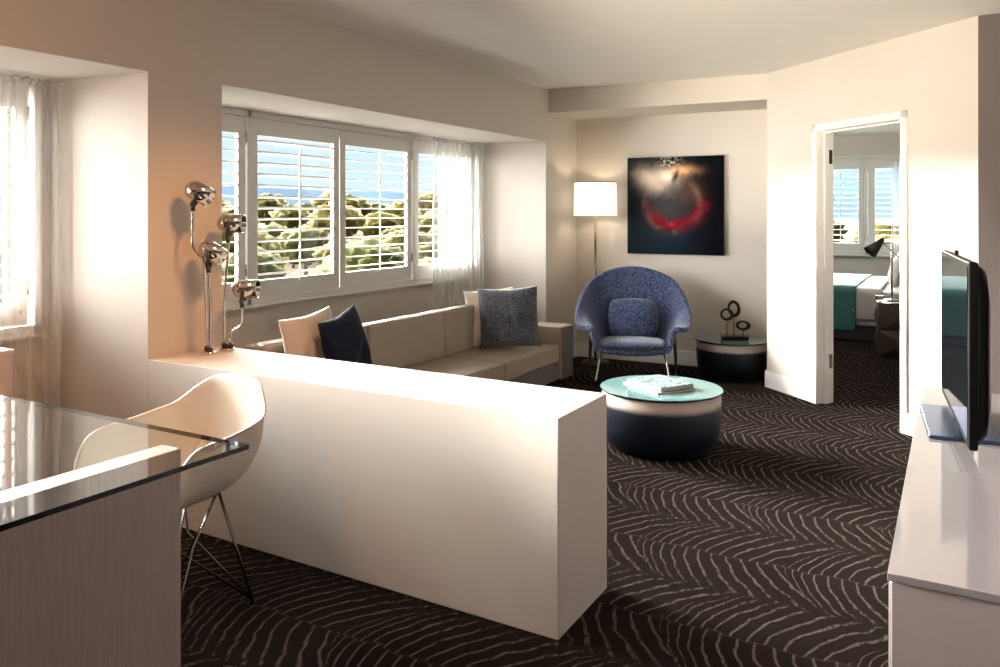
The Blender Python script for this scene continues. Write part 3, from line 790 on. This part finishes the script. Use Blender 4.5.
# ------------------------------------------------------------------ painting
pa = Vector((-2.633, 7.018)); pb = Vector((-1.761, 7.067)); pm = (pa + pb) / 2
t = thing('painting', 'square dark abstract painting with red arc on the back wall', 'painting', (pm.x, pm.y, .996), math.atan2(pb.y - pa.y, pb.x - pa.x))
b = NB(); box(b, -.4365, .4365, 0, .036, 0, .88); obj('canvas', b, [M['painting'], M['black']], t)
o = t.children[0]
for p in o.data.polygons: p.material_index = 0 if p.normal.y < -.5 else 1

# ------------------------------------------------------------------ television and console
t = thing('media_console', 'long glossy white media console along the right wall', 'console', (.168, 2.93, 0))
b = NB(); box(b, -.293, .300, -1.05, 1.05, .583, .600); obj('top', b, M['gloss_white'], t, bevel=.0015)
b = NB(); box(b, -.286, .298, -1.043, 1.043, .06, .580); obj('body', b, M['matte_white'], t, bevel=.002)
for i in range(4):
    b = NB(); box(b, -.2905, -.284, -1.04 + .521 * i, -1.04 + .521 * i + .515, .075, .574); obj('door', b, M['matte_white'], t, bevel=.002)
b = NB(); box(b, -.26, .27, -1.02, 1.02, 0, .06); obj('plinth', b, M['black'], t)
tx = R_(5.3)
t = thing('television', 'black flat screen television seen edge on, standing on the white console', 'television', (.008, 3.245, .600), tx)
# local: screen faces -x, width along y
b = NB(); W = .894
prism_pts = [(-.012, -W / 2), (.012, -W / 2), (.045, -W / 2 + .10), (.045, W / 2 - .10), (.012, W / 2), (-.012, W / 2)]
box(b, -.014, .012, -W / 2, W / 2, .045, .615); obj('bezel', b, M['black'], t, bevel=.006, seg=3)
b = NB()
def rr(x, hw, z0, z1, r=.06):
    pts = []
    for cy, cz, a0 in ((hw - r, z1 - r, 0), (-hw + r, z1 - r, PI / 2), (-hw + r, z0 + r, PI), (hw - r, z0 + r, 1.5 * PI)):
        for k in range(7): a = a0 + k * PI / 12; pts.append((x, cy + r * math.cos(a), cz + r * math.sin(a)))
    return [b.verts.new(p) for p in pts]
ra = rr(.010, W / 2 - .004, .05, .61); rb = rr(.040, W / 2 - .03, .07, .585); rc = rr(.060, W / 2 - .12, .12, .50)
for P_, Q_ in ((ra, rb), (rb, rc)):
    for k in range(len(P_)): b.faces.new((P_[k], P_[(k + 1) % len(P_)], Q_[(k + 1) % len(Q_)], Q_[k]))
b.faces.new(ra[::-1]); b.faces.new(rc); obj('back_shell', b, M['black'], t, smooth=True)
b = NB(); box(b, -.0165, -.0135, -W / 2 + .016, W / 2 - .016, .075, .600); obj('screen', b, M['tv_screen'], t)
b = NB(); box(b, -.006, .006, .02, .045, .612, .632); obj('sensor', b, M['black'], t, bevel=.002)
b = NB(); box(b, .0, .05, .0, .18, .012, .10); obj('neck', b, M['black'], t, bevel=.008)
b = NB(); prism(b, [(-.10, -.16), (.12, -.16), (.12, .34), (-.10, .34)], 0, .012); o = obj('stand_base', b, M['tv_base'], t, bevel=.004); o['label'] = 'bluish brushed metal stand plate'

# ------------------------------------------------------------------ bedroom
t = thing('bed', 'white made bed with dark base, seen through the doorway', 'bed', (-1.35, 10.35, 0))
b = NB(); box(b, -1.05, 1.08, -.93, .95, .0, .16); obj('base', b, M['bed_base'], t, bevel=.01)
b = NB(); box(b, -1.07, 1.10, -.97, .97, .16, .36); obj('box_spring', b, M['bed_white'], t, bevel=.03, seg=3)
b = NB(); box(b, -1.07, 1.10, -.97, .97, .36, .53); obj('mattress', b, M['bed_white'], t, bevel=.05, seg=4)
b = NB()
n = 28; prof = [(-1.0, .22), (-1.005, .34), (-1.0, .47), (-.985, .535), (-.94, .562), (-.7, .566), (0, .568), (.7, .566), (.94, .562), (.985, .535), (1.0, .47), (1.005, .34), (1.0, .22)]
rows = []
for i in range(n + 1):
    x = -1.08 + 1.75 * i / n; row = []
    for y, zz in prof:
        w = .012 * math.sin(i * 1.3 + zz * 4) * (1 if zz < .5 else .25)
        row.append(b.verts.new((x, y * (1 + w), zz)))
    rows.append(row)
grid_faces(b, rows); obj('duvet', b, M['bed_white'], t, smooth=True, solid=.02, sub=1)
b = NB(); rows = []
prof = [(-1.035, .10), (-1.037, .25), (-1.035, .42), (-1.028, .52), (-1.0, .572), (-.94, .588), (-.5, .592), (.5, .592), (.94, .588), (1.0, .572), (1.03, .45), (1.035, .1)]
for i in range(13):
    x = -.98 + .98 * i / 12 - .0
    rows.append([b.verts.new((x, y * (1 + .006 * math.sin(i * 1.1)), zz)) for y, zz in prof])
grid_faces(b, rows)
o = obj('bed_runner', b, M['teal'], None, smooth=True, solid=.012, sub=1); o.location = (-.915, 10.35, 0)
tag(o, 'teal throw with pale specks draped over the bed', 'throw')
b = NB(); box(b, 1.02, 1.12, -1.0, 1.0, .3, 1.05); o = obj('headboard', b, M['bed_base'], t, bevel=.02)
pillow('plump white pillow leaning at the head of the bed, nearest the nightstand', (-.52, 9.78, .565), .68, .46, .20, (-1, -.12), 0, 'bed_white', R_(22), 6)
pillow('white pillow leaning at the head of the bed, nearest the bedroom window', (-.50, 10.75, .565), .70, .46, .18, (-1, .05), 0, 'bed_white', R_(22), 7)
# faceted nightstand
t = thing('nightstand', 'dark wooden nightstand with faceted diamond sides beside the bed', 'nightstand', (-.46, 8.66, 0), R_(8))
b = NB(); hw = .20; lv = [0, .25, .50]; 
def ringp(hx, z): return [b.verts.new((x * hx, y * hx, z)) for x, y in ((-1, -1), (1, -1), (1, 1), (-1, 1))]
rs = [ringp(hw, z) for z in lv]
for r0, r1 in zip(rs, rs[1:]):
    for k in range(4):
        a, c_, d_, e_ = r0[k], r0[(k + 1) % 4], r1[(k + 1) % 4], r1[k]
        m = (a.co + c_.co + d_.co + e_.co) / 4; out = Vector((m.x, m.y, 0)).normalized() * .035
        # pyramid facet on every panel
        ctr = b.verts.new(m + out)
        for p, q in ((a, c_), (c_, d_), (d_, e_), (e_, a)): b.faces.new((p, q, ctr))
b.faces.new(rs[0][::-1]); obj('body', b, M['darkwood'], t)
b = NB(); box(b, -.21, .21, -.21, .21, .499, .515); obj('top', b, M['darkwood'], t, bevel=.003)
# reading lamp
t = thing('reading_lamp', 'bedside lamp with dark cone shade standing on the nightstand', 'lamp', (-.53, 8.60, .515), R_(0))
b = NB(); lathe(b, [(.062, 0), (.062, .012), (.055, .018), (.01, .022)], 32); obj('base', b, M['chrome'], t, smooth=True)
b = NB(); tube(b, [(0, 0, .015), (0, 0, .565)], .009, 10); obj('pole', b, M['steel'], t, smooth=True)
b = NB(); tube(b, [(0, 0, .560), (-.075, -.042, .565)], .007, 10); tube(b, [(.10, .06, .385), (-.085, -.045, .575)], .006, 8); obj('arm', b, M['steel'], t, smooth=True)
m = aim((-.085, -.048, .590), (-.56, -.32, -.64))
b = NB(); lathe(b, [(.012, -.025), (.020, -.016), (.026, .0), (.070, .165), (.067, .165), (.022, .004)], 32, m, cap=False); obj('cone_shade', b, M['dark_metal'], t, smooth=True)
b = NB(); lathe(b, [(.012, .03), (.028, .07), (.024, .10), (.006, .115)], 16, m); obj('bulb', b, M['paper'], t, smooth=True)
t = thing('alarm_clock', 'small dark clock on the nightstand in front of the lamp pole', 'clock', (-.64, 8.62, .515), R_(20))
b = NB(); box(b, -.035, .035, -.02, .02, .004, .05); obj('case', b, M['black'], t, bevel=.006)
b = NB(); box(b, -.028, .028, -.0225, -.019, .012, .043); obj('face', b, M['steel'], t)

# ------------------------------------------------------------------ unseen lamps added for brightness; pendant over the desk first
t = thing('added_pendant', 'added pendant lamp with pale shade, out of view over the desk', 'lamp', (-2.25, .45, 0))
b = NB(); lathe(b, [(.05, H - .02), (.05, H - .0005)], 32); obj('ceiling_rose', b, M['dark_metal'], t, smooth=True)
b = NB(); tube(b, [(0, 0, H - .02), (0, 0, 1.98)], .003, 6); obj('cord', b, M['black'], t)
b = NB(); lathe(b, [(.03, 1.98), (.06, 1.96)], 32); obj('cap', b, M['dark_metal'], t, smooth=True)
b = NB(); bmesh.ops.create_uvsphere(b, u_segments=32, v_segments=16, radius=.17, matrix=Matrix.Translation((0, 0, 1.80))); obj('opal_globe', b, M['opal'], t, smooth=True)
t = thing('fill_light', 'low floor uplight with a tilted head added out of view at the dining end', 'lamp', (-.95, -1.70, 0))  # added behind the camera as fill for ceiling and upper walls
b = NB(); lathe(b, [(.12, 0), (.12, .015), (.02, .03)], 32); obj('base', b, M['dark_metal'], t, smooth=True)
b = NB(); tube(b, [(0, 0, .02), (0, 0, .22)], .012, 12); obj('pole', b, M['dark_metal'], t, smooth=True)
b = NB(); lathe(b, [(.03, -.12), (.07, -.10), (.10, .02), (.096, .02), (.06, -.09), (.02, -.10)], 40, aim((0, 0, .29), (.15, 5.4, 1.62)), cap=False); obj('head', b, M['dark_metal'], t, smooth=True)
t = thing('bedroom_fill_lamp', 'added round ceiling lamp, out of view over the foot of the bed', 'lamp', (-2.7, 9.8, H))  # added unseen behind the door jamb to brighten the bedroom
b = NB(); lathe(b, [(.10, -.001), (.10, -.03)], 32); obj('base', b, M['steel'], t, smooth=True)
b = NB(); lathe(b, [(.16, -.03), (.165, -.06), (.13, -.10), (.05, -.12)], 40); obj('opal_bowl', b, M['opal'], t, smooth=True)

t = thing('added_spot', 'added recessed ceiling spot, out of view above the low wall', 'light', (-1.90, 2.52, H))  # added above the view for warm light on the pier
b = NB(); lathe(b, [(.035, 0), (.05, -.001), (.05, -.006), (.035, -.006)], 32, cap=False); obj('trim_ring', b, M['steel'], t, smooth=True)
b = NB(); lathe(b, [(.033, -.0005), (.033, -.003)], 24); obj('lens', b, M['lampglass'], t)

# ------------------------------------------------------------------ outside: hills, ground, houses, trees
def terrain(name, u0, u1, r0, r1, zf, mat, nu=40, nr=14):
    b = NB(); rows = []
    for j in range(nr + 1):
        r = r0 * (r1 / r0) ** (j / nr); row = []
        for i in range(nu + 1):
            a = u0 + (u1 - u0) * i / nu
            row.append(b.verts.new((r * math.sin(a), r * math.cos(a), zf(a, r))))
        rows.append(row)
    grid_faces(b, rows)
    return obj(name, b, mat, None, smooth=True)
def gz(a, r): return -4.9 + min(1, max(0, (r - 18) / 60)) * 5.2 + .5 * mnoise.noise(Vector((a * 9, r * .06, 3)))
o = terrain('ground_outside', R_(-110), R_(12), 14, 160, gz, M['dryland']); o['kind'] = 'structure'
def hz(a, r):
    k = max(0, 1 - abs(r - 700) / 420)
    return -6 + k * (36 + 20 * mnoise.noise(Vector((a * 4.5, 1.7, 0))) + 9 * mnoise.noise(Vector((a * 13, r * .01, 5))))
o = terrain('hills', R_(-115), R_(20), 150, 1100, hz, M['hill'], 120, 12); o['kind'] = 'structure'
def crown(seed):
    b = NB(); bmesh.ops.create_icosphere(b, subdivisions=4, radius=1)
    for v in b.verts:
        p = v.co.copy(); q = .26 * mnoise.noise(p * 1.8 + Vector((seed * 7, 0, 0))) + .22 * mnoise.noise(p * 5 + Vector((0, seed * 3, 0))) + .20 * mnoise.noise(p * 12)
        v.co = p * (1 + q); v.co.z *= .85
    return b
protos = []
for s in range(3):
    t = thing('tree', '', 'tree')
    b = crown(s + 1); bmesh.ops.transform(b, matrix=Matrix.Translation((0, 0, 2.6)) @ Matrix.Diagonal((1.5, 1.5, 1.5, 1)), verts=b.verts[:])
    obj('crown', b, M['leaf'], t, smooth=True)
    b = NB(); tube(b, [(0, 0, 0), (.05, .02, 1.2), (0, 0, 2.4)], [.16, .12, .08], 8); obj('trunk', b, M['bark'], t, smooth=True)
    protos.append(t)
rnd = random.Random(11); first = [True] * 3; spots = []
for k in range(1500):
    z_ = rnd.random()
    if z_ < .74: a = R_(rnd.uniform(-58, -32)); r = 16 + 55 * rnd.random() ** .9
    elif z_ < .87: a = R_(rnd.uniform(-75, -58)); r = rnd.uniform(20, 50)
    else: a = R_(rnd.uniform(-9, 1)); r = rnd.uniform(20, 55)
    x, y = r * math.sin(a), r * math.cos(a); sc_ = rnd.uniform(.62, 1.0)
    if y > 6 and x > -5.5 and y < 16: continue
    if any(math.hypot(x - q[2], y - q[3]) < 2.25 * (sc_ + q[4]) for q in spots): continue
    if any(math.hypot(x - r_ * math.sin(R_(a_)), y - r_ * math.cos(R_(a_))) < 5.2 for a_, r_ in ((-39.6, 24), (-45.5, 30))): continue
    spots.append((a, r, x, y, sc_))
    if len(spots) == 130: break
spots.sort(key=lambda q: q[1])
for k, (a, r, x, y, s) in enumerate(spots):
    i = k % 3; p = protos[i]
    if first[i]: o = p; first[i] = False
    else:
        o = p.copy(); C.objects.link(o)
        for ch in p.children: c = ch.copy(); C.objects.link(c); c.parent = o
    o.location = (x, y, gz(a, r) - .3); o.scale = (s * 1.2, s * 1.2, s); o.rotation_euler = (0, 0, rnd.uniform(0, 6))
    bed = a > R_(-12); left = a < R_(-58)
    o['label'] = ('tree outside the bedroom window, seen through the louvers' if bed else 'tree outside the left bay, seen through the sheer curtain' if left else 'yellow green tree outside, seen between the shutter louvers behind the sofa')
    o['group'] = 'trees outside the bedroom' if bed else 'trees outside the left bay' if left else 'trees outside the sofa window'
# white house with a colonnade below the trees
def house(label, a, r, w, d, h, rz, zoff=0, posts=True):
    t = thing('house', label, 'house', (r * math.sin(a), r * math.cos(a), gz(a, r) + zoff), rz)
    b = NB(); box(b, -w / 2, w / 2, -d / 2, d / 2, -.5, h); obj('walls', b, M['house'], t)
    b = NB(); prism(b, [(-w / 2 - .3, -d / 2 - .3), (w / 2 + .3, -d / 2 - .3), (w / 2 + .3, d / 2 + .3), (-w / 2 - .3, d / 2 + .3)], h, h + .12); obj('roof', b, M['tile_roof'], t)
    if posts:
        for k in range(6):
            b = NB(); box(b, -w / 2 + .2 + k * (w - .4) / 5 - .06, -w / 2 + .2 + k * (w - .4) / 5 + .06, -d / 2 - 1.0, -d / 2 - .88, -.5, h); obj('post', b, M['house'], t)
        b = NB(); box(b, -w / 2, w / 2, -d / 2 - 1.1, -d / 2, h - .02, h + .12); obj('porch_roof', b, M['house'], t)
    for k in range(3):
        b = NB(); box(b, -w / 2 + (k + .35) * w / 3, -w / 2 + (k + .65) * w / 3, -d / 2 - .02, -d / 2 + .02, h * .35, h * .75); obj('window', b, M['black'], t)
    return t
house('white house with a colonnaded porch among the trees outside', R_(-39.6), 24, 3.2, 3, 1.6, R_(40), 1.5)
house('pale house among the trees outside, seen through the left shutter panel', R_(-45.5), 30, 4.0, 3, 1.5, R_(46), .9, False)

# ------------------------------------------------------------------ light
def sun(name, d, e, ang, col):
    l = bpy.data.lights.new(name, 'SUN'); l.energy = e; l.angle = R_(ang); l.color = col
    o = bpy.data.objects.new(name, l); C.objects.link(o)
    o.rotation_euler = Vector(d).to_track_quat('-Z', 'Y').to_euler(); o.location = (-8, 2, 8)
    return o
def point(name, loc, e, col, r=.04):
    l = bpy.data.lights.new(name, 'POINT'); l.energy = e; l.color = col; l.shadow_soft_size = r
    o = bpy.data.objects.new(name, l); C.objects.link(o); o.location = loc
    return o
sun('daylight_bays', (.95, -.09, -.18), 220, 46, (1, .965, .885))
sun('daylight_side', (.66, .66, -.24), 34, 62, (1, .97, .93))
sun('daylight_far', (.15, -.85, -.45), 80, 60, (1, .96, .93))
point('floor_lamp_light', (LX, LY, 1.52), 9, (1, .80, .56))
point('added_pendant_light', (-2.25, .45, 1.80), 38, (1, .46, .20))  # warm light of the added, unseen pendant

l = bpy.data.lights.new('added_spot_light', 'SPOT'); l.energy = 150; l.color = (1, .43, .16); l.spot_size = R_(60); l.spot_blend = 1; l.shadow_soft_size = .2  # added light, warms the pier and the divider top
o = bpy.data.objects.new('added_spot_light', l); C.objects.link(o); o.location = (-1.90, 2.52, 2.43); o.rotation_euler = Vector((-1.25, .04, -1.62)).to_track_quat('-Z', 'Y').to_euler()
point('bedroom_fill_light', (-2.7, 9.8, H - .22), 90, (1, .92, .82), .1)  # added fill from the unseen bedroom lamp
l = bpy.data.lights.new('fill_light_beam', 'SPOT'); l.energy = 3000; l.color = (1, .87, .68); l.spot_size = R_(29); l.spot_blend = 1; l.shadow_soft_size = .12  # added fill beam, brightens ceiling and upper walls
o = bpy.data.objects.new('fill_light_beam', l); C.objects.link(o); o.location = (-.95, -1.70, .30); o.rotation_euler = Vector((.15, 5.4, 1.62)).to_track_quat('-Z', 'Y').to_euler()

w = bpy.data.worlds.new('sky'); bpy.context.scene.world = w; w.use_nodes = True
nt = w.node_tree; nt.nodes.clear()
out = nt.nodes.new('ShaderNodeOutputWorld'); bg = nt.nodes.new('ShaderNodeBackground'); tc = nt.nodes.new('ShaderNodeTexCoord'); sp = nt.nodes.new('ShaderNodeSeparateXYZ'); rp = nt.nodes.new('ShaderNodeValToRGB')
nt.links.new(tc.outputs['Generated'], sp.inputs[0]); nt.links.new(sp.outputs[2], rp.inputs[0]); nt.links.new(rp.outputs[0], bg.inputs[0]); nt.links.new(bg.outputs[0], out.inputs[0])
e = rp.color_ramp.elements; e[0].position = 0; e[0].color = (.66, .82, .96, 1); e[1].position = .35; e[1].color = (.30, .58, .92, 1)
bg.inputs[1].default_value = 1.2

# ------------------------------------------------------------------ camera
cam = bpy.data.cameras.new('camera'); cam.sensor_width = 36; cam.lens = 801 / 1000 * 36; cam.shift_y = -(333.5 - 214) / 1000; cam.clip_end = 3000; cam.clip_start = .02
co = bpy.data.objects.new('camera', cam); C.objects.link(co); co.location = (0, 0, 1.36); co.rotation_euler = (PI / 2, 0, R_(29.6))
sc = bpy.context.scene; sc.camera = co
sc.view_settings.view_transform = 'Standard'; sc.view_settings.look = 'None'; sc.view_settings.gamma = 1; sc.view_settings.exposure = 0.0
sc.view_settings.use_curve_mapping = False
sc.cycles.max_bounces = 10; sc.cycles.diffuse_bounces = 6; sc.cycles.transparent_max_bounces = 16; sc.cycles.caustics_reflective = False; sc.cycles.caustics_refractive = False
sc.cycles.sample_clamp_indirect = 6
